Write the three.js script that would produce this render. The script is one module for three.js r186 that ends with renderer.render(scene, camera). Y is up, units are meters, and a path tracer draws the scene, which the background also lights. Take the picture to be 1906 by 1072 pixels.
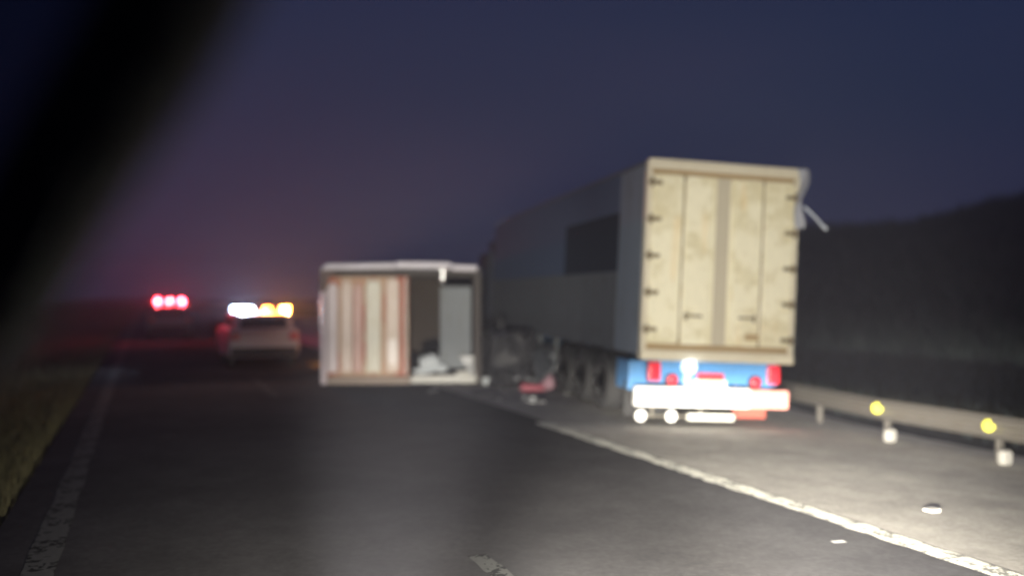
import * as THREE from 'three';
import { RoundedBoxGeometry } from 'three/addons/geometries/RoundedBoxGeometry.js';
import { mergeGeometries } from 'three/addons/utils/BufferGeometryUtils.js';

// ---------------------------------------------------------------- camera, sky, exposure
const scene = new THREE.Scene();
const FOCAL = 1755, CU = 953, CV = 536, HORIZON = 545, EYE = 2.0;          // photo pixels, metres
const camera = new THREE.PerspectiveCamera(2 * Math.atan(CV / FOCAL) * 180 / Math.PI, 1906 / 1072, 0.05, 900);
camera.position.set(0, EYE, 0);
camera.rotation.x = Math.atan((HORIZON - CV) / FOCAL);
camera.focus = 5.9;
camera.userData.fStop = 0.45;
scene.add(camera);

const renderer = new THREE.WebGLRenderer({ antialias: true });
renderer.toneMapping = THREE.LinearToneMapping;
renderer.toneMappingExposure = 1.0;
renderer.shadowMap.enabled = true;

// seeded noise
function rng(seed) { let s = seed >>> 0; return () => { s = (s + 0x6d2b79f5) | 0; let t = Math.imul(s ^ (s >>> 15), 1 | s); t = (t + Math.imul(t ^ (t >>> 7), 61 | t)) ^ t; return ((t ^ (t >>> 14)) >>> 0) / 4294967296; }; }
function tileNoise(seed) {                                                   // periodic value noise on [0,1)^2
  const R = rng(seed), T = Array.from({ length: 4096 }, R);
  return (u, v, nx, ny = nx) => {
    const x = u * nx, y = v * ny, ix = Math.floor(x), iy = Math.floor(y), fx = x - ix, fy = y - iy, sx = fx * fx * (3 - 2 * fx), sy = fy * fy * (3 - 2 * fy);
    const h = (a, b) => T[((((a % nx) + nx) % nx) * 131 + (((b % ny) + ny) % ny) * 57) & 4095];
    return (h(ix, iy) * (1 - sx) + h(ix + 1, iy) * sx) * (1 - sy) + (h(ix, iy + 1) * (1 - sx) + h(ix + 1, iy + 1) * sx) * sy;
  };
}
// night sky: deep blue above, greyer towards the horizon, thin uneven cloud all the way round
{
  const W = 512, H = 256, data = new Float32Array(W * H * 4), n = tileNoise(11);
  for (let r = 0; r < H; r++) {
    const up = Math.max(0, ((r + 0.5) / H - 0.5) * 2), k = Math.pow(1 - up, 4);
    for (let c = 0; c < W; c++) {
      const u = c / W, q = 0.6 * n(u, r / H, 12, 16) + 0.4 * n(u, r / H, 29, 37) - 0.5;
      const m = 1 + 0.22 * q, p = (r * W + c) * 4;
      data[p] = (0.0120 + 0.004 * k + 0.018 * q) * m; data[p + 1] = (0.0180 + 0.003 * k) * m; data[p + 2] = (0.062 - 0.016 * k) * m; data[p + 3] = 1;
    }
  }
  const t = new THREE.DataTexture(data, W, H, THREE.RGBAFormat, THREE.FloatType);
  t.mapping = THREE.EquirectangularReflectionMapping; t.magFilter = THREE.LinearFilter; t.needsUpdate = true;
  scene.background = t; scene.environment = t;
}
const moon = new THREE.DirectionalLight(0xbfd0ff, 0.015);
moon.position.set(-30, 60, 20); moon.shadow.radius = 20; moon.castShadow = true;
moon.shadow.camera.left = -40; moon.shadow.camera.right = 40; moon.shadow.camera.top = 40; moon.shadow.camera.bottom = -40; moon.shadow.camera.far = 200;
scene.add(moon);
scene.fog = new THREE.FogExp2(0xd4d6ea, 0.0018);

// ---------------------------------------------------------------- helpers
const ROAD = 21.3 * Math.PI / 180, cR = Math.cos(ROAD), sR = Math.sin(ROAD);
const fromRoad = (x, z) => [x * cR + z * sR, -x * sR + z * cR];              // road frame (x across, -z ahead) -> world
const EDGE = 5.82, FALL = 0.045;
const groundAt = (x, z) => { const xr = x * cR - z * sR; return xr > EDGE ? -FALL * (Math.min(xr, 11.2) - EDGE) : 0; };
const at = (u, D) => [(u - CU) / FOCAL * D, -D];                              // photo column and distance along the axis -> world x, z
const used = {};
function numbered(n) { used[n] = (used[n] ?? -1) + 1; return used[n] ? `${n}_${String(used[n]).padStart(3, '0')}` : n; }
function tag(o, label, category, group, kind) { Object.assign(o.userData, { label, category }); if (group) o.userData.group = group; if (kind) o.userData.kind = kind; return o; }
function thing(name, label, category, [x, y, z], turn = 0, group) {
  const o = new THREE.Group(); o.name = numbered(name); o.position.set(x, y, z); o.rotation.y = turn; scene.add(o); return tag(o, label, category, group);
}
function clean(g) { const h = g.index ? g.toNonIndexed() : g; for (const k of Object.keys(h.attributes)) if (!['position', 'normal', 'uv'].includes(k)) h.deleteAttribute(k); return h; }
function obj(name, geos, mat, parent = scene) {
  const list = (Array.isArray(geos) ? geos : [geos]).map(clean);
  const m = new THREE.Mesh(list.length > 1 ? mergeGeometries(list) : list[0], mat);
  m.name = parent === scene ? numbered(name) : name; parent.add(m); return m;
}
function struct(name, geos, mat) { const m = obj(name, geos, mat); m.userData.kind = 'structure'; return m; }
const M4 = (x, y, z, rx = 0, ry = 0, rz = 0) => new THREE.Matrix4().compose(new THREE.Vector3(x, y, z), new THREE.Quaternion().setFromEuler(new THREE.Euler(rx, ry, rz)), new THREE.Vector3(1, 1, 1));
const put = (g, ...p) => g.applyMatrix4(M4(...p));
function bx(x0, x1, y0, y1, z0, z1, r = 0.008) {                              // a box by its limits, edges rounded
  const w = x1 - x0, h = y1 - y0, d = z1 - z0, q = Math.min(r, w * 0.45, h * 0.45, d * 0.45);
  return put(new RoundedBoxGeometry(w, h, d, 1, q), (x0 + x1) / 2, (y0 + y1) / 2, (z0 + z1) / 2);
}
function tube(pts, r, seg = 24, rad = 8) { return new THREE.TubeGeometry(new THREE.CatmullRomCurve3(pts.map((p) => new THREE.Vector3(...p))), seg, r, rad); }
function cyl(r, l, x, y, z, axis = 'x', n = 24) { const g = new THREE.CylinderGeometry(r, r, l, n); if (axis === 'x') g.rotateZ(Math.PI / 2); if (axis === 'z') g.rotateX(Math.PI / 2); return g.translate(x, y, z); }
function lathe(pts, axis = 'x', n = 28) { const g = new THREE.LatheGeometry(pts.map((p) => new THREE.Vector2(...p)), n); if (axis === 'x') g.rotateZ(-Math.PI / 2); if (axis === 'z') g.rotateX(Math.PI / 2); return g; }
function sheet(pts, nu, nv, f) {                                              // a grid f(u,v) -> [x,y,z] with uv in metres from g
  const pos = [], uv = [], idx = [];
  for (let j = 0; j <= nv; j++) for (let i = 0; i <= nu; i++) { const [x, y, z, a, b] = f(i / nu, j / nv); pos.push(x, y, z); uv.push(a ?? x, b ?? -z); }
  for (let j = 0; j < nv; j++) for (let i = 0; i < nu; i++) { const a = j * (nu + 1) + i, b = a + 1, c = a + nu + 1, d = c + 1; idx.push(a, b, c, b, d, c); }
  const g = new THREE.BufferGeometry();
  g.setAttribute('position', new THREE.Float32BufferAttribute(pos, 3)); g.setAttribute('uv', new THREE.Float32BufferAttribute(uv, 2)); g.setIndex(idx); g.computeVertexNormals();
  return g;
}
function texture(W, H, srgb, f) {
  const d = new Uint8Array(W * H * 4);
  for (let y = 0; y < H; y++) for (let x = 0; x < W; x++) { const c = f(x / W, y / H), p = (y * W + x) * 4; for (let k = 0; k < 3; k++) d[p + k] = Math.max(0, Math.min(255, c[k] ?? c[0])); d[p + 3] = 255; }
  const t = new THREE.DataTexture(d, W, H); t.wrapS = t.wrapT = THREE.RepeatWrapping; t.magFilter = THREE.LinearFilter; t.minFilter = THREE.LinearMipmapLinearFilter; t.generateMipmaps = true;
  if (srgb) t.colorSpace = THREE.SRGBColorSpace; t.needsUpdate = true; return t;
}
const std = (c, roughness = 0.7, metalness = 0, more = {}) => { const m = new THREE.MeshStandardMaterial({ roughness, metalness, ...more }); m.color.setRGB(...c); return m; };
const glow = (c, k) => { const m = new THREE.MeshStandardMaterial({ roughness: 0.4 }); m.color.setRGB(c[0] * 0.5, c[1] * 0.5, c[2] * 0.5); m.emissive.setRGB(...c); m.emissiveIntensity = k; return m; };
const matte = (c, more) => { const m = new THREE.MeshPhysicalMaterial({ roughness: 1, specularIntensity: 0, ...more }); m.color.setRGB(...c); return m; };
const rep = (t, x, y = x) => { const c = t.clone(); c.repeat.set(x, y); c.needsUpdate = true; return c; };

// ---------------------------------------------------------------- textures and materials
const nz = tileNoise(5), nz2 = tileNoise(23), rt = rng(77);
const asphaltMap = texture(512, 512, true, (u, v) => { const s = 0.5 * nz(u, v, 190) + 0.5 * nz2(u, v, 97), l = nz(u, v, 5) * 0.5 + nz2(u, v, 13) * 0.3 + nz(u, v, 31) * 0.2, b = 176 + 30 * (s - 0.5) + 56 * (l - 0.5); return [b, b * 0.995, b * 0.99]; });
const asphaltBump = texture(512, 512, false, (u, v) => [255 * (0.6 * nz(u, v, 210) + 0.4 * nz2(u, v, 120))]);
const patchRough = texture(256, 256, false, (u, v) => { const l = nz2(u, v, 7) * 0.6 + nz(u, v, 19) * 0.4; return [180 + 70 * l]; });
const grime = texture(512, 512, true, (u, v) => {                              // streaks of dirt and rust that run down painted sheet
  const a = nz(u, v, 60, 5) * 0.6 + nz2(u, v, 130, 11) * 0.4, b = nz2(u, v, 9, 9) * 0.6 + nz(u, v, 37, 37) * 0.4;
  const k = 238 - 16 * Math.max(0, a - 0.45) - 26 * Math.max(0, b - 0.5); return [k, k - 8 * Math.max(0, b - 0.5) - 4 * a, k - 20 * Math.max(0, b - 0.45) - 8 * a];
});
const fadedRed = texture(512, 512, true, (u, v) => {                           // cream paint with worn red-brown bands
  const a = nz(u, v, 11, 2) * 0.65 + nz2(u, v, 33, 5) * 0.35, b = nz2(u, v, 21, 21), k = Math.min(1, Math.max(0, (a - 0.42) * 4.2 + (b - 0.5) * 0.8));
  return [224 - 26 * k + 10 * b, 206 - 88 * k + 10 * b, 180 - 92 * k + 10 * b];
});
const grassMap = texture(256, 256, true, (u, v) => { const a = nz(u, v, 90) * 0.5 + nz2(u, v, 21) * 0.5; return [92 + 50 * a, 92 + 44 * a, 52 + 22 * a]; });

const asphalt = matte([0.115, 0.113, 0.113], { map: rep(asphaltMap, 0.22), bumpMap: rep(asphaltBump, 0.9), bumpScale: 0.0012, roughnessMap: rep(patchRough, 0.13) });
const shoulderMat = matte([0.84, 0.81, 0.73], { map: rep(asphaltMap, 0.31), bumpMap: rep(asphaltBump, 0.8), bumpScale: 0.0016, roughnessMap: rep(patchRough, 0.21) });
const paintMap = texture(256, 256, true, (u, v) => { const a = nz(u, v, 60) * 0.5 + nz2(u, v, 17) * 0.5; const b = a > 0.60 ? 120 : 222 + 30 * (a - 0.4); return [b, b, b * 0.96]; });
const linePaint = std([0.78, 0.77, 0.73], 0.75, 0, { map: rep(paintMap, 0.9), bumpMap: rep(asphaltBump, 0.9), bumpScale: 0.003 });
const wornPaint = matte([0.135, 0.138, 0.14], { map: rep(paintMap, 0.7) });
const soil = matte([0.16, 0.15, 0.09], { map: rep(grassMap, 0.3), bumpMap: rep(asphaltBump, 0.5), bumpScale: 0.03 });
const hillMat = std([0.032, 0.042, 0.042], 0.95, 0, { map: rep(grassMap, 0.2), bumpMap: rep(asphaltBump, 0.2), bumpScale: 0.08 });
const galvanised = std([0.075, 0.07, 0.062], 0.6, 0.1, { map: grime });
const rubber = std([0.02, 0.02, 0.021], 0.85);
const blackSteel = std([0.025, 0.026, 0.028], 0.6, 0.3);
const doorDirt = texture(512, 512, true, (u, v) => {                           // blotches of road dirt, paler rubbed areas and a little rust
  const l = nz(u, v, 4, 7) * 0.5 + nz2(u, v, 9, 13) * 0.3 + nz(u, v, 27, 27) * 0.2, f = nz2(u, v, 70, 24), d = Math.min(1, Math.max(0, (l - 0.44) * 5)), q = Math.max(0, nz(u, v, 15, 6) - 0.72) * 2.2, k = 250 - 20 * d - 8 * f;
  return [k, k - 4 * d - 18 * q, k - 16 * d - 42 * q];
});
const doorCream = std([0.80, 0.76, 0.58], 0.55, 0, { map: rep(doorDirt, 0.42, 0.42) });
const frameCream = std([0.70, 0.66, 0.53], 0.5, 0, { map: rep(grime, 0.6, 0.6) });
const rust = std([0.36, 0.26, 0.14], 0.85);  // also colours the painted shadow lines at header and sill
const zincDark = std([0.20, 0.16, 0.10], 0.6, 0.3);
const blueSteel = std([0.09, 0.28, 0.60], 0.45, 0, { map: rep(grime, 0.7) });
const greenSteel = std([0.02, 0.12, 0.06], 0.5);
const redLens = std([0.70, 0.03, 0.05], 0.2);
const redBoard = std([0.62, 0.04, 0.05], 0.4);
const plateCream = std([0.80, 0.74, 0.50], 0.5);
const bumperWhite = std([0.86, 0.86, 0.84], 0.4);
const bumperPink = std([0.72, 0.30, 0.25], 0.5);
const sideGrey = matte([0.15, 0.168, 0.19], { map: rep(grime, 0.5) }), sidePale = matte([0.24, 0.29, 0.36], { map: rep(grime, 0.5) }), sideUpper = matte([0.085, 0.115, 0.19]);  // sideUpper has the night haze in its colour, merging into the sky
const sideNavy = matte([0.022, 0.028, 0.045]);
const hubMetal = std([0.75, 0.76, 0.78], 0.3, 0.6);
const wornDoor = std([0.62, 0.52, 0.47], 0.6, 0, { map: rep(fadedRed, 1, 1) });
const wornFrame = std([0.80, 0.78, 0.88], 0.5, 0, { map: rep(grime, 0.6) });
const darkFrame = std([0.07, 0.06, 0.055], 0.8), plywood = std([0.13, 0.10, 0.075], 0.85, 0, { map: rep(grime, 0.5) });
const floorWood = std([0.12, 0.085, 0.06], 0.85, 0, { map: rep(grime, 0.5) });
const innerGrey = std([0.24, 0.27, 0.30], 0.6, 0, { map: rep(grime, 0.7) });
const sackWhite = std([0.55, 0.59, 0.62], 0.8);
const yellow = std([0.62, 0.58, 0.06], 0.4);
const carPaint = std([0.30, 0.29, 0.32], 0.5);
const darkPaint = std([0.16, 0.14, 0.17], 0.45);
const tinted = std([0.012, 0.012, 0.016], 0.08);
const trim = std([0.012, 0.012, 0.014], 0.8);

// ---------------------------------------------------------------- ground, road, shoulder
struct('ground', sheet(0, 80, 80, (u, v) => {
  const x = -260 + 520 * u, z = 60 - 420 * v, xr = x * cR - z * sR;
  return [x, xr > 4 ? -0.42 : -0.06 - 0.05 * Math.min(1, Math.max(0, -xr - 1)), z];
}), soil);
struct('road', sheet(0, 2, 60, (u, v) => { const xr = -1.15 + (EDGE + 1.15) * u, zr = 12 - 232 * v, [x, z] = fromRoad(xr, zr); return [x, 0, z, xr, -zr]; }), asphalt);
const flare = (zr) => Math.max(0, -zr - 12) * 0.19;                           // the hard shoulder widens ahead
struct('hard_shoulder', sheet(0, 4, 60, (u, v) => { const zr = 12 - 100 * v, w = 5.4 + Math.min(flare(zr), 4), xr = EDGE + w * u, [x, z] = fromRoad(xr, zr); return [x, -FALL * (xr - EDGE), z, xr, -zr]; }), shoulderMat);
const strip = (x0, x1, z0, z1, y, n, wob = 0) => sheet(0, 2, n, (u, v) => { const zr = z0 + (z1 - z0) * v, k = wob * (nz(zr / 9, 0.3, 64) - 0.5), xr = x0 + (x1 - x0) * u + k * (u < 0.5 ? 1 : -1), [x, z] = fromRoad(xr, zr); return [x, y, z, xr, -zr]; });
struct('edge_line_marking', strip(EDGE - 0.24, EDGE - 0.02, 8, -13.4, 0.005, 160, 0.06), linePaint);
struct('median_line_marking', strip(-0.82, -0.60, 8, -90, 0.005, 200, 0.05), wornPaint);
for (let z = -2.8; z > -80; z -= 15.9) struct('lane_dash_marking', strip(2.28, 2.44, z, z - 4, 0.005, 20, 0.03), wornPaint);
// cut slope to the east of the road
struct('hill', sheet(0, 60, 50, (u, v) => {
  const zr = 25 - 190 * v, xr = 26 + 90 * u, [x, z] = fromRoad(xr, zr), e = Math.max(0, xr - 28);
  const y = -0.45 + Math.min(9, e * 0.22) * (0.75 + 0.5 * nz(v * 1.7, u, 8)) + 0.5 * (nz(u * 3, v * 3, 30) - 0.5) * Math.min(1, e / 4);
  return [x, y, z, xr, -zr];
}), hillMat);

// ---------------------------------------------------------------- median grass and shrubs
function blades(n, seed, place, h0, h1, w) {
  const R = rng(seed), pos = [];
  for (let i = 0; i < n; i++) {
    const [x, y, z] = place(R), a = R() * 6.283, h = h0 + (h1 - h0) * R(), lx = (R() - 0.5) * h, lz = (R() - 0.5) * h, ca = Math.cos(a) * w, sa = Math.sin(a) * w;
    pos.push(x - ca, y, z - sa, x + ca, y, z + sa, x + lx, y + h, z + lz);
  }
  const g = new THREE.BufferGeometry(); g.setAttribute('position', new THREE.Float32BufferAttribute(pos, 3)); g.setAttribute('uv', new THREE.Float32BufferAttribute(new Float32Array(pos.length / 3 * 2), 2)); g.computeVertexNormals(); return g;
}
const grassGreen = std([0.085, 0.077, 0.034], 0.95), leafGreen = std([0.014, 0.022, 0.020], 0.9), bark = std([0.06, 0.045, 0.03], 0.9);
{
  const g = obj('grass', blades(26000, 3, (R) => { const xr = -1.2 - 4.5 * R() * R(), zr = 2 - 60 * R() * R(); const [x, z] = fromRoad(xr, zr); return [x, -0.12, z]; }, 0.10, 0.34, 0.006), grassGreen);
  tag(g, 'dry olive grass growing along the dark median verge', 'grass', null, 'stuff');
  const h = obj('undergrowth', blades(24000, 9, (R) => { const xr = 12.5 + 16 * R(), zr = 4 - 80 * R(), [x, z] = fromRoad(xr, zr); return [x, -0.5, z]; }, 0.1, 0.45, 0.02), leafGreen);
  tag(h, 'dark undergrowth covering the ground behind the guardrail', 'undergrowth', null, 'stuff');
}
const hillY = (u, v) => { const xr = 26 + 90 * u, e = Math.max(0, xr - 28); return -0.45 + Math.min(9, e * 0.22) * (0.75 + 0.5 * nz(v * 1.7, u, 8)) + 0.5 * (nz(u * 3, v * 3, 30) - 0.5) * Math.min(1, e / 4); };
tag(obj('hillside_scrub', blades(70000, 19, (R) => { const u = R() * 0.85, v = 0.12 + 0.6 * R(), c = nz2(u * 5, v * 9, 40), [x, z] = fromRoad(26 + 90 * u, 25 - 190 * v); return [x, hillY(u, v) + 1.6 * Math.max(0, c - 0.5) * R(), z]; }, 0.3, 1.1, 0.12), leafGreen), 'dark scrub covering the hillside beyond the guardrail', 'scrub', null, 'stuff');
function shrub(xr, zr, r, h, seed, label) {
  const [x, z] = fromRoad(xr, zr), t = thing('shrub', label, 'shrub', [x, -0.12, z], 0, 'shrubs along the median'), R = rng(seed);
  const stems = [];
  for (let i = 0; i < 6; i++) { const a = R() * 6.28, d = r * 0.5 * R(); stems.push(tube([[0.06 * Math.cos(a), 0, 0.06 * Math.sin(a)], [d * 0.5 * Math.cos(a), h * 0.35, d * 0.5 * Math.sin(a)], [d * Math.cos(a), h * 0.75, d * Math.sin(a)]], 0.025, 6, 5)); }
  obj('trunk', stems, bark, t);
  const cl = Array.from({ length: 9 }, () => { const a = R() * 6.28, d = r * 0.6 * R(); return [d * Math.cos(a), h * (0.35 + 0.45 * R()), d * Math.sin(a), r * (0.35 + 0.3 * R())]; }), pos = [];
  for (let i = 0; i < 2600; i++) {
    const c = cl[Math.floor(R() * 9)], p = R() * 6.28, q = Math.acos(2 * R() - 1), m = c[3] * Math.cbrt(0.25 + 0.85 * R()), x = c[0] + m * Math.sin(q) * Math.cos(p), y = Math.max(0.05, c[1] + m * Math.cos(q)), zz = c[2] + m * Math.sin(q) * Math.sin(p);
    const e = () => (R() - 0.5) * 0.17; const ax = e(), ay = e(), az = e(), bx_ = e(), by = e(), bz = e();
    pos.push(x, y, zz, x + ax, y + ay, zz + az, x + bx_, y + by, zz + bz);
  }
  const g = new THREE.BufferGeometry(); g.setAttribute('position', new THREE.Float32BufferAttribute(pos, 3)); g.setAttribute('uv', new THREE.Float32BufferAttribute(new Float32Array(pos.length / 3 * 2), 2)); g.computeVertexNormals();
  obj('crown', g, leafGreen, t);
}
shrub(-3.4, -19, 1.1, 1.5, 41, 'low dark shrub with wide crown on the median verge');
shrub(-3.8, -24, 1.3, 2.0, 42, 'tall dark shrub standing between two lower median shrubs');
shrub(-3.5, -30, 1.1, 1.7, 43, 'dark median shrub standing farthest along the verge');

// ---------------------------------------------------------------- guardrail
{
  const X = 10.3, line = [];
  for (let z = 6.8; z >= -12; z -= 2) line.push([X, z]);
  for (let k = 1; k <= 8; k++) line.push([X + 0.38 * k, -11.2 - 2 * k]);          // swings out beside the lorry
  const [ox, oz] = fromRoad(...line[0]);
  const t = thing('guardrail', 'long galvanised steel guardrail with yellow reflectors beside the hard shoulder', 'guardrail', [ox, groundAt(ox, oz), oz], 0);
  const base = t.position.y;
  const prof = [[0, 0], [0.02, 0.03], [0.075, 0.055], [0.08, 0.095], [0.02, 0.135], [0.02, 0.175], [0.08, 0.215], [0.075, 0.255], [0.02, 0.28], [0, 0.31]];   // W section, towards the road
  for (let i = 0; i + 1 < line.length; i++) {
    const a = line[i], b = line[i + 1], dx = b[0] - a[0], dz = b[1] - a[1], L = Math.hypot(dx, dz), nx = dz / L, nzz = -dx / L;   // nx points to the road side (negative x)
    const yA = groundAt(...fromRoad(...a)) + 0.30, yB = groundAt(...fromRoad(...b)) + 0.30, sag = i === 4 ? 0.02 : 0;
    const make = (off) => sheet(0, 6, prof.length - 1, (u, v) => {
      const k = Math.round(v * (prof.length - 1)), q = prof[k], uu = -0.02 + 1.04 * u, px = a[0] + dx * uu + nx * (q[0] - off), pz = a[1] + dz * uu + nzz * (q[0] - off), [x, z] = fromRoad(px, pz);
      return [x - ox, yA + (yB - yA) * uu + q[1] - base - sag * Math.sin(uu * 3.14), z - oz, u * 2, q[1]];
    });
    obj('rail_panel', [make(i % 2 ? 0 : 0.005), make(i % 2 ? 0.004 : 0.009)], galvanised, t);
  }
  for (const [i, p] of line.entries()) {
    const [x, z] = fromRoad(p[0] + 0.16, p[1]), y = groundAt(...fromRoad(...p)) - base - 0.02, turn = i > 9 ? ROAD - 0.19 : ROAD;
    obj('post', [put(new RoundedBoxGeometry(0.10, 0.56, 0.06, 1, 0.008), x - ox, y + 0.28, z - oz, 0, turn), put(new RoundedBoxGeometry(0.14, 0.16, 0.10, 1, 0.01), ...(([a, b]) => [a - ox, y + 0.48, b - oz])(fromRoad(p[0] + 0.07, p[1])), 0, turn)], galvanised, t);
    if (i > 9) continue;
    const [fx, fz] = fromRoad(p[0] - 0.02, p[1] + 0.24);
    const foot = obj('post_foot', put(new RoundedBoxGeometry(0.19, 0.20, 0.13, 3, 0.055), fx - ox, y + 0.11, fz - oz, 0, turn), std([0.20, 0.195, 0.18], 0.9), t);
    foot.userData.label = 'pale concrete foot under the rail post';
    const [rx, rz] = fromRoad(p[0] - 0.09, p[1] + 0.05), r = obj('reflector', [put(new THREE.CylinderGeometry(0.08, 0.08, 0.03, 20).rotateX(Math.PI / 2), rx - ox, y + 0.50, rz - oz, 0, ROAD * 0.2), put(new RoundedBoxGeometry(0.05, 0.05, 0.07, 1, 0.01), ...(([a, b]) => [a - ox, y + 0.48, b - oz])(fromRoad(p[0] - 0.06, p[1] + 0.01)), 0, ROAD)], yellow, t);
    r.userData.label = 'round yellow reflector on the rail';
  }
}

// ---------------------------------------------------------------- wheels
function wheel(parent, x, y, z, r, w, outer) {
  const k = [[r * 0.56, -w / 2], [r * 0.93, -w / 2], [r, -w * 0.36], [r, w * 0.36], [r * 0.93, w / 2], [r * 0.56, w / 2]];
  const t = obj('wheel', lathe(k.concat([k[0]])).translate(x, y, z), rubber, parent);
  obj('rim', [lathe([[0.001, 0.02], [r * 0.3, 0.02], [r * 0.36, -0.05], [r * 0.52, -0.06], [r * 0.57, 0.0], [r * 0.57, -w * 0.4]]).scale(outer, 1, 1).translate(x + outer * w * 0.42, y, z)], std([0.30, 0.31, 0.33], 0.45, 0.5), t);
  obj('hub_cap', lathe([[0.001, 0.10], [r * 0.14, 0.095], [r * 0.2, 0.06], [r * 0.22, 0.0]]).scale(outer, 1, 1).translate(x + outer * (w * 0.42 + 0.02), y, z), hubMetal, t);
}

// ---------------------------------------------------------------- standing semi-trailer
const HEAD = 11.0 * Math.PI / 180, LEAN = -2.6 * Math.PI / 180;
const [tx, tz] = at(1331, 14.75);
function standing(name, label, category) { const t = thing(name, label, category, [tx, groundAt(tx, tz), tz], HEAD); t.rotation.order = 'YXZ'; t.rotation.z = LEAN; return t; }
{
  const t = standing('semi_trailer', 'tall cream box semi-trailer standing beside the guardrail with closed rear doors', 'trailer');
  const W = 1.275, F = 1.13, T = 4.12, LEN = 13.6;
  // rear frame
  obj('rear_header', [bx(-W, W, T - 0.13, T, -0.12, 0.02, 0.02), bx(-W + 0.03, W - 0.03, T, T + 0.03, -0.10, 0.0)], frameCream, t);
  obj('header_shadow_line', bx(-W + 0.09, W - 0.09, T - 0.20, T - 0.132, -0.12, -0.03), rust, t);  // brown strip painting in the shadow line under the header
  for (const s of [-1, 1]) obj('corner_post', bx(s > 0 ? W - 0.085 : -W, s > 0 ? W : -W + 0.085, F, T - 0.132, -0.14, 0.012, 0.015), frameCream, t);
  obj('rear_sill', [bx(-W, W, F - 0.10, F + 0.06, -0.16, 0.03, 0.015)], frameCream, t);
  obj('sill_shadow_line', bx(-W + 0.09, W - 0.09, F + 0.062, F + 0.15, -0.14, -0.035), rust, t);  // brown strip painting in rust and the shadow line above the sill
  // two doors, each with pressed upright panels
  const y0 = F + 0.155, y1 = T - 0.205;
  for (const s of [-1, 1]) {
    const lim = (a, b) => (s < 0 ? [-b, -a] : [a, b]);
    const d = obj('door', bx(...lim(0.012, W - 0.09), y0, y1, -0.075, -0.035, 0.006), doorCream, t);
    d.userData.label = 'cream pressed steel rear door leaf';
    for (const [a, b] of [[0.20, 0.63], [0.70, 1.165]]) {
      const [p, q] = lim(a, b);
      const sh = new THREE.Shape(); const rr = 0.07; sh.moveTo(p + rr, y0 + 0.03); sh.lineTo(q - rr, y0 + 0.03); sh.quadraticCurveTo(q, y0 + 0.03, q, y0 + 0.03 + rr); sh.lineTo(q, y1 - 0.03 - rr); sh.quadraticCurveTo(q, y1 - 0.03, q - rr, y1 - 0.03); sh.lineTo(p + rr, y1 - 0.03); sh.quadraticCurveTo(p, y1 - 0.03, p, y1 - 0.03 - rr); sh.lineTo(p, y0 + 0.03 + rr); sh.quadraticCurveTo(p, y0 + 0.03, p + rr, y0 + 0.03);
      obj('door_panel', put(new THREE.ExtrudeGeometry(sh, { depth: 0.03, bevelEnabled: true, bevelSize: 0.03, bevelThickness: 0.03, bevelSegments: 2, curveSegments: 4 }), 0, 0, -0.036), doorCream, d);
    }
    for (const a of [0.665]) obj('locking_bar', [cyl(0.016, y1 - y0 - 0.02, s * a, (y0 + y1) / 2, 0.0, 'y', 10), ...[0.12, 0.5, 0.88].map((k) => bx(s * a - 0.035, s * a + 0.035, y0 + (y1 - y0) * k - 0.03, y0 + (y1 - y0) * k + 0.03, -0.036, 0.012))], a > 0.5 ? zincDark : frameCream, d);
    for (let k = 0; k < 5; k++) {
      const y = y0 + 0.22 + k * ((y1 - y0 - 0.36) / 4) + (s > 0 ? -0.10 : 0), [p, q] = lim(W - 0.24, W - 0.01);
      obj('hinge', [bx(p, q, y - 0.035, y + 0.035, 0.008, 0.03), cyl(0.026, 0.15, s * (W - 0.075), y, 0.03, 'y', 10)], zincDark, d);
    }
    obj('handle', [bx(...lim(0.30, 0.58), y0 + 0.43, y0 + 0.47, 0.012, 0.04), bx(...lim(0.54, 0.60), y0 + 0.38, y0 + 0.50, 0.008, 0.03)], zincDark, d);
  }
  obj('recess_strip', bx(-0.115, 0.115, y0 + 0.01, y1 - 0.01, -0.034, -0.016), std([0.44, 0.40, 0.31], 0.6), t).userData.label = 'grey strip coloured darker for the shaded recess between the doors';  // shade of the recess between the doors, put into the strip colour
  obj('lock_box', bx(0.42, 0.66, y0 + 0.10, y0 + 0.20, 0.008, 0.045), rust, t);
  obj('repair_patch', bx(0.42, 0.86, y1 - 0.86, y1 - 0.66, 0.006, 0.012), std([0.52, 0.42, 0.32], 0.6), t).userData.label = 'brownish repair patch high on the door';
  // box: floor, roof, front and sides of upright boards
  obj('roof', bx(-W, W, T - 0.06, T - 0.002, -LEN, -0.122), sideGrey, t);
  obj('floor', bx(-W + 0.03, W - 0.03, F - 0.04, F + 0.02, -LEN, -0.162), blackSteel, t);
  obj('front_wall', bx(-W + 0.03, W - 0.03, F + 0.022, T - 0.062, -LEN, -LEN + 0.05), sideGrey, t);
  for (const s of [-1, 1]) for (let k = 0; k < 11; k++) {
    const z0 = -0.145 - k * 1.223, z1 = z0 - 1.215, [p, q] = s < 0 ? [-W, -W + 0.028] : [W - 0.028, W];
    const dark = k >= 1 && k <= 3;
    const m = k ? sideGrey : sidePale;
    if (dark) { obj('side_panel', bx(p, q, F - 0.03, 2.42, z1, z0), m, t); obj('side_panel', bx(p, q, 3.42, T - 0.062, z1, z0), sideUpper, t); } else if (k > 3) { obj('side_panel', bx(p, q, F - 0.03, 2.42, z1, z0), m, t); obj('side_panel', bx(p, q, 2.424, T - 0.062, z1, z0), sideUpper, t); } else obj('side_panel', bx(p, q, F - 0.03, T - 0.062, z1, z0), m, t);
    if (dark) obj('dark_panel', bx(p, q, 2.424, 3.416, z1, z0), sideNavy, t).userData.label = 'dark rectangular panel on the trailer side';
  }
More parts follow.
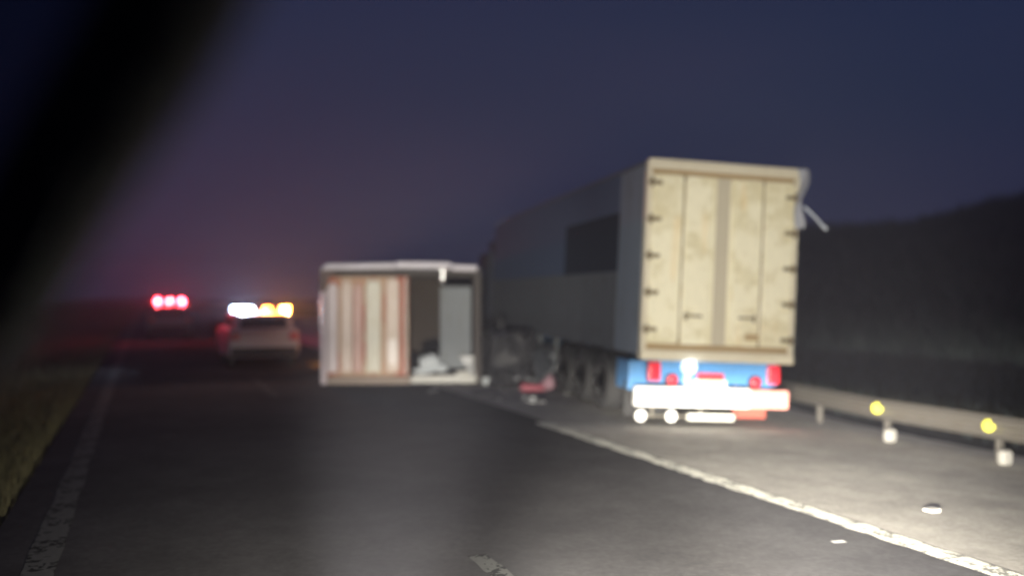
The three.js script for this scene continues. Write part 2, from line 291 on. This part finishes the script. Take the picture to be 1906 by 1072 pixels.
  // chassis
  for (const s of [-1, 1]) obj('chassis_rail', bx(s * 0.5 - 0.06, s * 0.5 + 0.06, 0.72, F - 0.042, -LEN + 0.6, -0.2), blueSteel, t);
  // blue rear light board with lamps
  const board = obj('light_board', [bx(-1.08, 1.08, 0.66, 1.015, -0.24, -0.163, 0.012)], blueSteel, t);
  for (const s of [-1, 1]) {
    obj('tail_lamp', bx(s > 0 ? 0.90 : -1.10, s > 0 ? 1.10 : -0.90, 0.70, 1.0, -0.155, -0.06, 0.03), redLens, board);
    obj('round_lamp', lathe([[0.001, 0.04], [0.06, 0.035], [0.085, 0.0], [0.085, -0.07]], 'z').translate(s * 0.70, 0.72, -0.085), redLens, board);
    obj('lamp_bezel', cyl(0.105, 0.07, s * 0.70, 0.72, -0.125, 'z'), blackSteel, board);
  }
  const lampM = glow([0.80, 0.93, 1.0], 1.5);
  obj('white_lamp', lathe([[0.001, 0.05], [0.08, 0.045], [0.115, 0.01], [0.115, -0.06]], 'z').translate(-0.44, 0.94, -0.05), lampM, board).userData.label = 'lit round white lamp';
  obj('lamp_bracket', [bx(-0.49, -0.39, 0.64, 0.86, -0.155, -0.10)], std([0.55, 0.66, 0.75], 0.4, 0.3), board);
  const wl = new THREE.PointLight(0xe6f2ff, 0.35); wl.position.set(-0.44, 0.93, 0.06); wl.castShadow = true; wl.name = 'white_lamp'; t.add(wl);
  obj('red_panel', bx(-0.27, 0.17, 0.735, 0.84, -0.158, -0.12), redBoard, board);
  obj('number_plate', bx(-0.33, 0.21, 0.60, 0.73, -0.155, -0.10), plateCream, t);
  // underrun bumper: white two thirds, red-and-white last third
  const b = obj('bumper', [bx(-1.30, 0.60, 0.31, 0.61, -0.20, -0.06, 0.02)], bumperWhite, t);
  obj('bumper_end', bx(0.602, 1.26, 0.31, 0.60, -0.20, -0.06, 0.02), bumperPink, b).userData.label = 'faded pink end of the bumper';
  for (const s of [-1, 1]) obj('bumper_arm', bx(s * 0.62 - 0.05, s * 0.62 + 0.05, 0.40, 0.715, -0.45, -0.202), blackSteel, t);
  // mud flaps with white marks
  for (const s of [-1, 1]) {
    const f = obj('mud_flap', bx(s > 0 ? 0.62 : -1.27, s > 0 ? 1.2 : -0.36, 0.075, 0.66, -0.75, -0.725, 0.005), s > 0 ? std([0.30, 0.06, 0.04], 0.8) : rubber, t);
    if (s > 0) f.userData.label = 'brick red rubber mud flap';
  }
  const mk = std([0.82, 0.82, 0.80], 0.5);
  obj('skid_bar', [bx(-1.26, 0.42, 0.14, 0.165, -0.155, -0.12), ...[-1.0, -0.2].map((x) => bx(x - 0.02, x + 0.02, 0.13, 0.312, -0.155, -0.12))], std([0.12, 0.11, 0.09], 0.6), t);
  for (const x of [-1.19, -0.69]) obj('marker_disc', cyl(0.085, 0.02, x, 0.155, -0.105, 'z', 20), mk, t);
  obj('marker_strip', [bx(-0.42, 0.36, 0.10, 0.20, -0.118, -0.10, 0.005)], std([0.50, 0.50, 0.45], 0.6), t);
  // axles and wheels
  for (const z of [-2.15, -3.5, -4.85]) {
    obj('axle', cyl(0.08, 2.0, 0, 0.51, z), blackSteel, t);
    for (const s of [-1, 1]) wheel(t, s * 1.07, 0.51, z, 0.51, 0.38, s);
    for (const s of [-1, 1]) obj('mudguard', new THREE.CylinderGeometry(0.60, 0.60, 0.40, 20, 1, true, Math.PI * 0.5 - 1.2 + Math.PI / 2 * 0, 2.4).rotateZ(Math.PI / 2).rotateX(-Math.PI / 2 * 0).translate(s * 1.05, 0.46, z), blackSteel, t);
  }
  for (const s of [-1, 1]) {
    const c = s > 0 ? [0.92, 1.22] : [-1.24, -0.92];
    obj('tool_box', bx(...c, 0.50, 0.98, -1.30, -0.62, 0.03), blueSteel, t).userData.label = 'blue tool box beside the rear axle';
    obj('side_guard', [bx(s * 1.2 - 0.015, s * 1.2 + 0.015, 0.78, 0.90, -9.6, -5.7), bx(s * 1.2 - 0.015, s * 1.2 + 0.015, 0.48, 0.60, -9.6, -5.7), ...[-9.3, -7.6, -6.0].map((z) => bx(s * 1.14 - 0.04, s * 1.14 + 0.04, 0.45, F - 0.05, z - 0.03, z + 0.03))], s < 0 ? std([0.10, 0.11, 0.12], 0.5) : blackSteel, t);
    obj('landing_leg', [bx(s * 0.75 - 0.06, s * 0.75 + 0.06, 0.25, F - 0.05, -10.6, -10.48), bx(s * 0.75 - 0.14, s * 0.75 + 0.14, 0.21, 0.25, -10.68, -10.40)], blackSteel, t);
  }
  obj('air_tank', put(new THREE.CapsuleGeometry(0.14, 0.9, 4, 14).rotateX(Math.PI / 2), -0.9, 0.72, -5.9), greenSteel, t);
  // torn tarpaulin and strap at the upper corner
  const tarp = obj('torn_tarpaulin', [sheet(0, 8, 14, (u, v) => { const y = T + 0.02 - v * 0.95, w = 0.20 * (1 - 0.55 * v) + 0.03 * Math.sin(v * 9); return [W - 0.08 + w * u + 0.03 * Math.sin(v * 7), y, 0.045 + 0.05 * Math.sin(u * 3 + v * 5) + 0.03 * v, u, v]; }), sheet(0, 8, 14, (u, v) => { const y = T + 0.02 - v * 0.95, w = 0.20 * (1 - 0.55 * v) + 0.03 * Math.sin(v * 9); return [W - 0.08 + w * u + 0.03 * Math.sin(v * 7), y, 0.041 + 0.05 * Math.sin(u * 3 + v * 5) + 0.03 * v, u, v]; })], std([0.30, 0.31, 0.35], 0.7), t);
  tarp.userData.label = 'torn grey tarpaulin hanging at the upper corner';
  obj('loose_strap', [tube([[W + 0.06, T - 0.58, 0.06], [W + 0.17, T - 0.66, 0.05], [W + 0.28, T - 0.76, 0.06], [W + 0.40, T - 0.87, 0.05]], 0.020, 20, 8), put(new RoundedBoxGeometry(0.11, 0.05, 0.06, 2, 0.015), W + 0.42, T - 0.885, 0.05, 0, 0, -0.5)], std([0.55, 0.60, 0.68], 0.6), t);
}
// ---------------------------------------------------------------- tractor unit in front of it
{
  const t = standing('tractor_unit', 'dark lorry tractor unit coupled under the front of the cream trailer', 'lorry');
  const paint = matte([0.04, 0.045, 0.06]), z = -10.9;
  obj('chassis', [bx(-0.46, -0.34, 0.62, 0.88, z - 5.6, z), bx(0.34, 0.46, 0.62, 0.88, z - 5.6, z), bx(-0.40, 0.40, 0.66, 0.84, z - 0.35, z - 0.25)], blackSteel, t);
  obj('coupling', bx(-0.45, 0.45, 0.882, 1.015, z - 2.0, z - 0.7, 0.03), blackSteel, t);
  for (const s of [-1, 1]) {
    for (const w of [z - 0.95, z - 5.0]) wheel(t, s * 1.06, 0.51, w, 0.51, w > z - 2 ? 0.42 : 0.32, s);
    obj('mudguard', [new THREE.CylinderGeometry(0.62, 0.62, 0.48, 24, 1, true, Math.PI / 2 - 1.5, 3.0).rotateZ(Math.PI / 2).translate(s * 1.04, 0.42, z - 0.95), bx(s * 1.04 - 0.26, s * 1.04 + 0.26, 0.25, 0.70, z - 0.30, z - 0.27)], blackSteel, t);
    obj('tail_lamp', bx(s * 0.92 - 0.22, s * 0.92 + 0.22, 0.46, 0.60, z - 0.26, z - 0.20, 0.02), redLens, t);
    obj('fuel_tank', bx(s * 0.95 - 0.28, s * 0.95 + 0.28, 0.42, 0.98, z - 3.9, z - 2.3, 0.10), std([0.20, 0.21, 0.23], 0.4, 0.5), t);
  }
  for (const w of [z - 0.95, z - 5.0]) obj('axle', cyl(0.09, 1.9, 0, 0.51, w), blackSteel, t);
  const cab = obj('cab', [bx(-1.22, 1.22, 0.80, 3.35, z - 5.9, z - 3.95, 0.12), bx(-1.05, 1.05, 3.36, 3.75, z - 5.2, z - 3.98, 0.15), bx(-1.22, 1.22, 0.36, 0.795, z - 5.95, z - 5.55, 0.06)], paint, t);
  for (const s of [-1, 1]) { obj('side_window', bx(s * 1.222 - 0.006, s * 1.222 + 0.006, 2.0, 2.85, z - 5.6, z - 4.7), tinted, cab); obj('mirror', [bx(s * 1.42 - 0.10, s * 1.42 + 0.10, 1.9, 2.6, z - 5.75, z - 5.65, 0.03), bx(Math.min(s * 1.2, s * 1.42), Math.max(s * 1.2, s * 1.42), 2.5, 2.54, z - 5.72, z - 5.68)], blackSteel, cab); }
  obj('windscreen', bx(-1.1, 1.1, 1.95, 2.95, z - 5.912, z - 5.895), tinted, cab);
}

// ---------------------------------------------------------------- overturned box body
{
  const [x, z] = at(745, 20.6);
  const t = thing('overturned_trailer', 'overturned box trailer lying across the lane with its rear torn open', 'trailer', [x, 0, z], 3.0 * Math.PI / 180);
  const W = 1.72, H = 2.62, L = 11.0;
  obj('top_rail', [put(new RoundedBoxGeometry(1.52, 0.13, 0.16, 2, 0.03), -0.88, 2.575, -0.02, 0, 0, 0.012), put(new RoundedBoxGeometry(0.06, 0.10, 0.14, 1, 0.02), -1.67, 2.52, -0.02)], wornFrame, t);
  obj('top_rail', [put(new RoundedBoxGeometry(1.22, 0.15, 0.16, 2, 0.03), 0.50, 2.60, -0.01, 0, 0, -0.01), put(new RoundedBoxGeometry(0.56, 0.12, 0.15, 2, 0.03), 1.40, 2.545, -0.02, 0, 0, -0.02)], wornFrame, t);
  obj('gap_strip', bx(-1.62, 1.58, 2.36, 2.50, -0.14, -0.06), darkFrame, t);  // dark strip painting in the shaded gap under the top rail
  obj('side_post', bx(1.60, 1.76, 0.02, 2.53, -0.16, -0.01, 0.02), darkFrame, t);
  obj('side_post', [bx(-1.73, -1.60, 0.0, 2.36, -0.13, 0.03, 0.03)], std([0.62, 0.55, 0.62], 0.5, 0, { map: rep(grime, 0.5) }), t);
  obj('bottom_rail', [bx(-1.60, 0.22, 0.0, 0.17, -0.16, 0.01, 0.03)], std([0.34, 0.28, 0.24], 0.7, 0, { map: rep(grime, 0.6) }), t);
  obj('bottom_rail', [bx(0.225, 1.66, 0.02, 0.20, -0.16, 0.02, 0.03), put(new RoundedBoxGeometry(0.42, 0.10, 0.1, 2, 0.03), 1.42, 0.25, 0.0, 0, 0, 0.10)], std([0.55, 0.56, 0.54], 0.5, 0, { map: rep(grime, 0.5) }), t);
  // closed leaf with pressed ribs
  const door = obj('door', bx(-1.598, 0.17, 0.18, 2.355, -0.11, -0.06, 0.01), wornDoor, t); door.userData.label = 'faded cream and red ribbed door leaf';
  const ribs = [[-1.55, -1.40, 2.18, [0.80, 0.73, 0.78]], [-1.25, -1.08, 2.22, [0.82, 0.70, 0.64]], [-0.99, -0.86, 2.16, [0.68, 0.45, 0.41]], [-0.72, -0.46, 2.24, [0.80, 0.79, 0.69]], [-0.28, -0.06, 2.28, [0.80, 0.68, 0.60]]];  // ribs coloured paler than the grooves, painting in the relief
  for (const [a, b, top, c] of ribs) {
    const sh = new THREE.Shape(); sh.moveTo(a, 0.30); sh.lineTo(b, 0.30); sh.lineTo(b, top - 0.08); sh.lineTo(b - 0.05, top); sh.lineTo(a + 0.05, top); sh.lineTo(a, top - 0.08); sh.closePath();
    obj('rib', put(new THREE.ExtrudeGeometry(sh, { depth: 0.03, bevelEnabled: true, bevelSize: 0.04, bevelThickness: 0.05, bevelSegments: 2 }), 0, 0, -0.06), std(c, 0.5, 0, { map: rep(grime, 0.8) }), door);
  }
  obj('sticker', bx(-0.27, -0.07, 0.45, 0.98, 0.026, 0.032), std([0.80, 0.72, 0.68], 0.4), door).userData.label = 'pale patch low on the ribbed door';
  obj('locking_bar', cyl(0.022, 2.1, 0.11, 1.27, -0.02, 'y', 12), std([0.55, 0.53, 0.52], 0.4, 0.4), door);
  // inside of the open half
  obj('inner_panel', put(new RoundedBoxGeometry(0.72, 1.85, 0.05, 2, 0.015), 1.20, 1.22, -0.75, 0, -0.18, 0), innerGrey, t);
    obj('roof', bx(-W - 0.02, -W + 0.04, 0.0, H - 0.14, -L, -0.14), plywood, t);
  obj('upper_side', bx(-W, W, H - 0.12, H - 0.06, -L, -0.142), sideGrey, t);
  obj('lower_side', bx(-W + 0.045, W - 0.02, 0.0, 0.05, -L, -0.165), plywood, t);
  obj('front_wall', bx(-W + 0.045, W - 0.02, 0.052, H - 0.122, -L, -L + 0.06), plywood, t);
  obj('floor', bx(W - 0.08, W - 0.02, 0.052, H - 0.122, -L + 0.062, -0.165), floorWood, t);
  for (let k = 0; k < 19; k++) obj('cross_member', bx(W - 0.018, W + 0.06, 0.08, H - 0.2, -0.5 - k * 0.56, -0.42 - k * 0.56), blackSteel, t);
  for (const z2 of [-1.6, -3.0]) {                                             // torn running gear on the underside, the low wheels still on it
    obj('axle', [cyl(0.07, 1.15, W + 0.55, 0.80, z2, 'y', 14), bx(W + 0.062, W + 0.52, 0.62, 0.74, z2 - 0.06, z2 + 0.06)], blackSteel, t);
    const k = 0.50, q = [[k * 0.56, -0.17], [k * 0.93, -0.17], [k, -0.12], [k, 0.12], [k * 0.93, 0.17], [k * 0.56, 0.17]];
    const wh = obj('wheel', lathe(q.concat([q[0]]), 'y').translate(W + 0.55, 0.42, z2), rubber, t);
    obj('rim', lathe([[0.001, 0.02], [k * 0.3, 0.02], [k * 0.5, -0.05], [k * 0.57, 0.0], [k * 0.57, -0.12]], 'y').translate(W + 0.55, 0.50, z2), hubMetal, wh);
  }
  const tear = (sgn, x0, y1, w, h, sd) => { const n = tileNoise(sd), f = (o) => sheet(0, 6, 10, (u, v) => { const ww = w * (1 - 0.75 * v * (0.6 + 0.8 * n(v * 0.9, 0.2, 5))); return [x0 + sgn * ww * u, y1 - h * v, 0.03 + o + 0.16 * v * v + 0.05 * (n(u * 0.9, v * 0.9, 4) - 0.5)]; }); return [f(0), f(0.004)]; };
  obj('torn_sheet', tear(1, -1.74, 2.56, 0.34, 0.55, 61), std([0.20, 0.15, 0.14], 0.7, 0, { map: grime }), t).userData.label = 'bent dark strip of torn sheet metal';
  obj('torn_sheet', tear(-1, 1.60, 0.62, 0.30, 0.42, 62), std([0.50, 0.52, 0.54], 0.5, 0.2, { map: grime }), t).userData.label = 'pale bent sheet metal edge';
  obj('hook', [put(new THREE.SphereGeometry(0.055, 14, 10), 0.92, 2.26, -0.05), bx(0.90, 0.94, 2.28, 2.50, -0.07, -0.05)], hubMetal, t);
  const q = thing('torn_sack', 'torn pale sack slumped in the open half of the overturned trailer', 'sack', [x, 0, z], 3.0 * Math.PI / 180);
  const lump = (r, a, b, c, px, py, pz, sd) => { const g = new THREE.SphereGeometry(r, 20, 14), p = g.attributes.position, n = tileNoise(sd); for (let i = 0; i < p.count; i++) { const k = 0.75 + 0.5 * n((p.getX(i) / r + 1) / 2.1, (p.getY(i) / r + 1 + p.getZ(i) / r) / 4.1, 5); p.setXYZ(i, p.getX(i) * a * k, p.getY(i) * b * k, p.getZ(i) * c * k); } g.computeVertexNormals(); return g.translate(px, py, pz); };
  obj('bag', lump(0.24, 1.0, 0.8, 0.8, 0.62, 0.45, -0.42, 6), sackWhite, q);
  obj('fold', lump(0.14, 1.2, 0.7, 0.8, 0.86, 0.33, -0.34, 8), sackWhite, q);
  obj('rag', lump(0.15, 1.7, 0.6, 0.8, 0.52, 0.27, -0.34, 9), sackWhite, q);
  // ---- crushed cab between the two trailers
  {
    const [wx, wz] = at(958, 20.9), c = thing('crushed_cab', 'crushed dark lorry cab lying between the overturned trailer and the standing trailer', 'lorry cab', [wx, groundAt(wx, wz), wz], 0.25);
    const n1 = tileNoise(71), n2 = tileNoise(72), crush = (w, h, d, px, py, pz, k) => {
      const g = new THREE.BoxGeometry(w, h, d, 9, 9, 7), p = g.attributes.position;
      for (let i = 0; i < p.count; i++) { const x = p.getX(i), y = p.getY(i), q = p.getZ(i), f = (a, b) => n1((x / w + 0.5) * 0.9 + a, (y / h + 0.5) * 0.9 + b, 4) - 0.5 + 0.6 * (n2((q / d + 0.5) * 0.9 + b, (y / h + 0.5) * 0.9, 6) - 0.5); p.setXYZ(i, x + k * w * f(0.1, 0.3), y + k * h * f(0.6, 0.1) * (y > -h * 0.4 ? 1 : 0), q + k * d * f(0.3, 0.7)); }
      const r2 = g.toNonIndexed(); r2.computeVertexNormals(); return r2.translate(px, py, pz);
    };
    obj('shell', crush(0.95, 1.12, 1.3, 0, 0.56, -0.5, 0.34), std([0.030, 0.030, 0.034], 0.45), c);
    obj('roof_panel', put(crush(0.75, 0.10, 0.9, 0, 0, 0, 0.5), 0.42, 0.82, -0.5, 0.2, 0.2, -0.55), std([0.06, 0.055, 0.065], 0.45), c);
    obj('window_frame', tube([[-0.40, 0.75, 0.10], [-0.30, 1.12, 0.02], [0.05, 1.18, 0.06], [0.30, 0.90, 0.14], [0.22, 0.66, 0.16]], 0.025, 30, 8), blackSteel, c);
    obj('door_panel', put(crush(0.6, 0.75, 0.06, 0, 0, 0, 0.25), 0.70, 0.42, 0.06, -0.35, 0.5, 0.2), std([0.05, 0.055, 0.065], 0.4), c);
    obj('bent_pipe', tube([[-0.35, 0.05, 0.2], [0.0, 0.22, 0.28], [0.45, 0.16, 0.25], [0.95, 0.42, 0.1]], 0.03, 30, 8), std([0.30, 0.31, 0.33], 0.4, 0.4), c);
    obj('mirror', put(new RoundedBoxGeometry(0.10, 0.26, 0.05, 2, 0.02), 0.86, 0.60, 0.16, 0.2, 0.3, 0.4), std([0.35, 0.38, 0.42], 0.3, 0.3), c);
  }
  // ---- loose pieces
  const chunk = (name, label, u, D, w, h, d, mat, ry, rz, sd, lift = 0) => {
    const [cx, cz] = at(u, D), g = new RoundedBoxGeometry(w, h, d, 3, Math.min(h, d) * 0.25), p = g.attributes.position, n = tileNoise(sd);
    for (let i = 0; i < p.count; i++) { const a = p.getX(i) / w + 0.5; p.setY(i, p.getY(i) * (0.55 + 0.9 * n(a * 0.9, 0.4, 4)) + 0.3 * h * (n(a * 0.9, 0.8, 5) - 0.5)); p.setZ(i, p.getZ(i) * (0.6 + 0.8 * n(a * 0.9, 0.1, 3))); }
    g.computeVertexNormals(); g.computeBoundingBox();
    const m = obj(name, g, mat); m.rotation.set(0, ry, rz); m.position.set(cx, groundAt(cx, cz) + lift - g.boundingBox.min.y - 0.01 + Math.abs(Math.sin(rz)) * w * 0.35, cz); return tag(m, label, 'debris');
  };
  chunk('panel_fragment', 'small white panel fragment on the road beside the overturned trailer', 912, 21.2, 0.36, 0.16, 0.2, sackWhite, 0.3, 0.1, 31);
  chunk('bumper_fragment', 'broken red bumper piece lying on the road beside the crushed cab', 990, 20.0, 0.50, 0.16, 0.25, std([0.22, 0.015, 0.04], 0.5), 0.15, 0, 32);
  chunk('lamp_fragment', 'broken pinkish lamp piece lying against the red bumper piece', 1020, 20.2, 0.30, 0.24, 0.2, std([0.22, 0.12, 0.15], 0.5), -0.3, 0.25, 33);
  chunk('gravel_stone', 'pale loose stone lying on the hard shoulder', 1735, 8.85, 0.12, 0.03, 0.11, std([0.34, 0.33, 0.31], 0.85), 0.4, 0, 34);
  chunk('paper_scrap', 'small pale scrap lying beside the white edge line', 1570, 7.6, 0.20, 0.015, 0.10, std([0.40, 0.40, 0.38], 0.8), 0.2, 0, 35);
  const RF = rng(91), pale = std([0.45, 0.46, 0.47], 0.6), darkBit = std([0.06, 0.06, 0.065], 0.6);
  for (let i = 0; i < 12; i++) { const o = chunk('crash_fragment', i % 3 ? 'small dark crash fragment on the road near the overturned trailer' : 'small pale crash fragment on the road near the overturned trailer', 770 + 330 * RF(), 17.5 + 2.6 * RF(), 0.06 + 0.12 * RF(), 0.03 + 0.03 * RF(), 0.05 + 0.06 * RF(), i % 3 ? darkBit : pale, RF() * 3, 0, 50 + i); o.userData.group = i % 3 ? 'small dark crash fragments' : 'small pale crash fragments'; }
  chunk('tyre_shred', 'dark strip of shredded tyre on the road near the overturned trailer', 898, 18.6, 0.42, 0.05, 0.14, rubber, 0.5, 0, 36);
}

// ---------------------------------------------------------------- emergency vehicles far ahead
function suv(u, D, y0, paint, label, lamps) {
  const [x, z] = at(u, D), t = thing('patrol_car', label, 'car', [x, 0, z], ROAD);
  const prof = (pts, w, z0) => { const s = new THREE.Shape(); pts.forEach((p, i) => (i ? s.lineTo(...p) : s.moveTo(...p))); return put(new THREE.ExtrudeGeometry(s, { depth: w - 0.12, bevelEnabled: true, bevelSize: 0.05, bevelThickness: 0.06, bevelSegments: 3 }).translate(0, 0, -(w - 0.12) / 2), 0, 0, z0, 0, Math.PI / 2, 0); };
  // side outline: first number runs ahead, second up; the rear bumper stands at 0
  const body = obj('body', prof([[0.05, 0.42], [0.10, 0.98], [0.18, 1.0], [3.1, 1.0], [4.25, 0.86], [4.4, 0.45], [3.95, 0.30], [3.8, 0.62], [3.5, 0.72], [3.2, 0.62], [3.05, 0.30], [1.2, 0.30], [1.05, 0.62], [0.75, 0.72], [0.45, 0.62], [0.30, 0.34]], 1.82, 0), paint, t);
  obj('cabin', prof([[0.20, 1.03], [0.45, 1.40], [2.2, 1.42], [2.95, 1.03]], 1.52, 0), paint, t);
  obj('rear_window', put(new RoundedBoxGeometry(1.22, 0.34, 0.02, 2, 0.008), 0, 1.21, -0.262, -0.60, 0, 0), tinted, t);
  for (const s of [-1, 1]) {
    obj('side_window', bx(s * 0.765 - 0.008, s * 0.765 + 0.008, 1.07, 1.35, -2.25, -0.75), tinted, t);
    obj('tail_lamp', bx(s * 0.76 - 0.12, s * 0.76 + 0.12, 0.74, 0.94, -0.06, 0.0, 0.02), std([0.35, 0.02, 0.03], 0.3), t);
    for (const w of [-0.75, -3.5]) { const k = 0.34, q = [[k * 0.6, -0.1], [k, -0.08], [k, 0.08], [k * 0.6, 0.1]]; const wh = obj('wheel', lathe(q.concat([q[0]])).translate(s * 0.80, k, w), rubber, t); obj('rim', cyl(k * 0.6, 0.12, s * 0.80, k, w), hubMetal, wh); }
    obj('roof_rail', bx(s * 0.62 - 0.02, s * 0.62 + 0.02, 1.46, 1.50, -2.0, -0.6), trim, t);
  }
  obj('rear_bumper', bx(-0.86, 0.86, 0.36, 0.56, -0.04, 0.06, 0.04), trim, t);
  const bar = obj('light_bar', [bx(-0.78, 0.78, y0 - 0.085, y0 - 0.055, -1.15, -0.85), bx(-0.55, -0.45, 1.44, y0 - 0.086, -1.05, -0.95), bx(0.45, 0.55, 1.44, y0 - 0.086, -1.05, -0.95)], trim, t);
  for (const [a, b, h, c, k, cd] of lamps) {
    obj('beacon_lamp', bx(a, b, y0 - h / 2, y0 + h / 2, -1.12, -0.88, 0.03), glow(c, k), bar);
    const l = new THREE.PointLight(new THREE.Color().setRGB(...c), cd); l.position.set((a + b) / 2, y0, -0.80); l.castShadow = true; l.shadow.radius = 3; l.name = 'beacon_lamp'; t.add(l);
  }
  return t;
}
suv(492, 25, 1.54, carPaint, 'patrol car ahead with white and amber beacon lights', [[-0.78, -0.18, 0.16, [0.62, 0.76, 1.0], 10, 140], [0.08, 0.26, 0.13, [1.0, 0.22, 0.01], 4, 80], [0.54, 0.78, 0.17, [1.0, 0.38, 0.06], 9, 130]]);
suv(316, 41, 1.62, darkPaint, 'dark patrol car far ahead with three red beacon lights', [[-0.60, -0.40, 0.26, [1.0, 0.05, 0.07], 8, 85], [-0.10, 0.10, 0.24, [1.0, 0.05, 0.06], 6, 75], [0.40, 0.60, 0.26, [1.0, 0.05, 0.07], 8, 85]]);

// ---------------------------------------------------------------- the vehicle the picture is taken from: front end, lamps, windscreen pillars
{
  const cx = 0.34, t = thing('passenger_van', 'dark front end and windscreen pillar of a van facing the crash', 'van', [cx, 0, 0], 0);
  const paint = std([0.03, 0.03, 0.035], 0.5);
  obj('bonnet', [bx(-1.25, 1.25, 0.86, 1.16, -1.75, -0.85, 0.08), bx(-0.92, 0.92, 0.35, 0.855, -1.0, -0.6, 0.05)], paint, t);
  obj('front_bumper', bx(-0.95, 0.95, 0.34, 0.62, -1.98, -1.70, 0.06), trim, t);
  obj('dashboard', bx(-0.84, 0.84, 0.9, 1.20, -0.84, -0.52, 0.05), trim, t);
  obj('chassis', bx(-0.55, 0.55, 0.36, 0.46, -1.72, 0.4), blackSteel, t);
  obj('floor_pan', bx(-0.85, 0.85, 0.47, 0.54, -0.58, 0.4), blackSteel, t);
  for (const s of [-1, 1]) {
    const k = 0.36, q = [[k * 0.6, -0.11], [k, -0.09], [k, 0.09], [k * 0.6, 0.11]]; const wh = obj('wheel', lathe(q.concat([q[0]])).translate(s * 0.80, k, -1.15), rubber, t); obj('rim', cyl(k * 0.6, 0.12, s * 0.80, k, -1.15), hubMetal, wh);
    // pillar leans back from the scuttle to the roof
    const P = [[-1.30, 1.10, -1.36], [-1.20, 1.72, -1.20], [-0.91, 1.99, -1.03], [-0.77, 2.12, -0.91], [-0.635, 2.24, -0.80], [-0.50, 2.40, -0.66]].map((p) => [-s * p[0], p[1], p[2]]);
    obj('windscreen_pillar', tube(P, 0.062, 30, 14), trim, t);
    const pane = new THREE.MeshPhysicalMaterial({ transmission: 1, thickness: 0, roughness: 0.02, ior: 1.3 }); pane.color.setRGB(0.13, 0.14, 0.19);
    obj('side_window', sheet(0, 2, 10, (u, v) => { const c = P[1].map((q, k) => q + (P[5][k] - q) * v), o = [-s * -1.02 - c[0], 0.42 - 0.1 * v, 0.30]; const e = s < 0 ? [-1.12, 2.45, -0.2] : [1.12, 2.45, -0.2]; return [c[0] + (e[0] - c[0]) * u, c[1] + (e[1] - c[1]) * u, c[2] + (e[2] - c[2]) * u]; }), pane, t);
    obj('lamp_housing', [bx(s * 0.68 - 0.17, s * 0.68 + 0.17, 0.625, 0.655, -1.95, -1.75), bx(s * 0.68 - 0.17, s * 0.68 + 0.17, 0.655, 0.98, -1.78, -1.752)], trim, t);
    // unseen opaque shade added ahead of the lens; its lower edge cuts the dipped beam
    obj('beam_shade', bx(s * 0.68 - 0.25, s * 0.68 + 0.25, SHADE(), 0.86, -2.012, -2.006, 0.001), trim, t);
    const lens = obj('headlamp', cyl(0.05, 0.03, s * 0.68, 0.80, -1.765, 'z', 20), glow([1, 0.94, 0.82], 2), t); lens.userData.label = 'lit dipped headlamp';
    obj('added_fill_lamp', cyl(0.03, 0.03, s * 0.68, 0.92, -1.765, 'z', 16), glow([1, 0.94, 0.82], 2), t);  // extra lamp added above the headlamp as the source of the fill
  }
  obj('roof_rail', tube([[-0.50, 2.40, -0.66], [-0.3, 2.44, -0.68], [0, 2.45, -0.69], [0.3, 2.44, -0.68], [0.50, 2.40, -0.66]], 0.04, 20, 10), trim, t);
  const spot = (name, x, y, cd, yaw, pitch, half, pen, rad) => {
    const l = new THREE.SpotLight(new THREE.Color().setRGB(1, 0.93, 0.80), cd, 0, half * Math.PI / 180, pen, 2); l.name = name; l.position.set(x, y, -1.81); l.shadow.radius = rad; l.castShadow = true;
    const a = yaw * Math.PI / 180, b = pitch * Math.PI / 180; l.target.position.set(x + Math.sin(a) * Math.cos(b) * 10, y + Math.sin(b) * 10, -1.81 - Math.cos(a) * Math.cos(b) * 10); t.add(l); t.add(l.target);
  };
  for (const s of [-1, 1]) {
    spot('headlamp', s * 0.68, 0.80, 350, 8, -8, 54, 1, 0.3);                 // wide dipped beam
    spot('headlamp', s * 0.68, 0.80, 1750, 18, -3.0, 18, 1, 0.3);                // its bright core, thrown to the kerb side
  }
  spot('added_fill_lamp', -0.68, 0.92, 900, -4, 5, 12.5, 1, 0.5);                    // unseen fill added above the cut-off, aimed at the overturned trailer
  spot('added_fill_lamp', 0.68, 0.92, 560, 11.5, 4.5, 20, 0.9, 0.5);  // second added fill, aimed at the standing trailer
}
function SHADE() { return 0.80 - 0.20 * Math.tan(0.9 * Math.PI / 180); }

scene.traverse((o) => { if (o.isMesh) { o.castShadow = true; o.receiveShadow = true; } });
renderer.render(scene, camera);
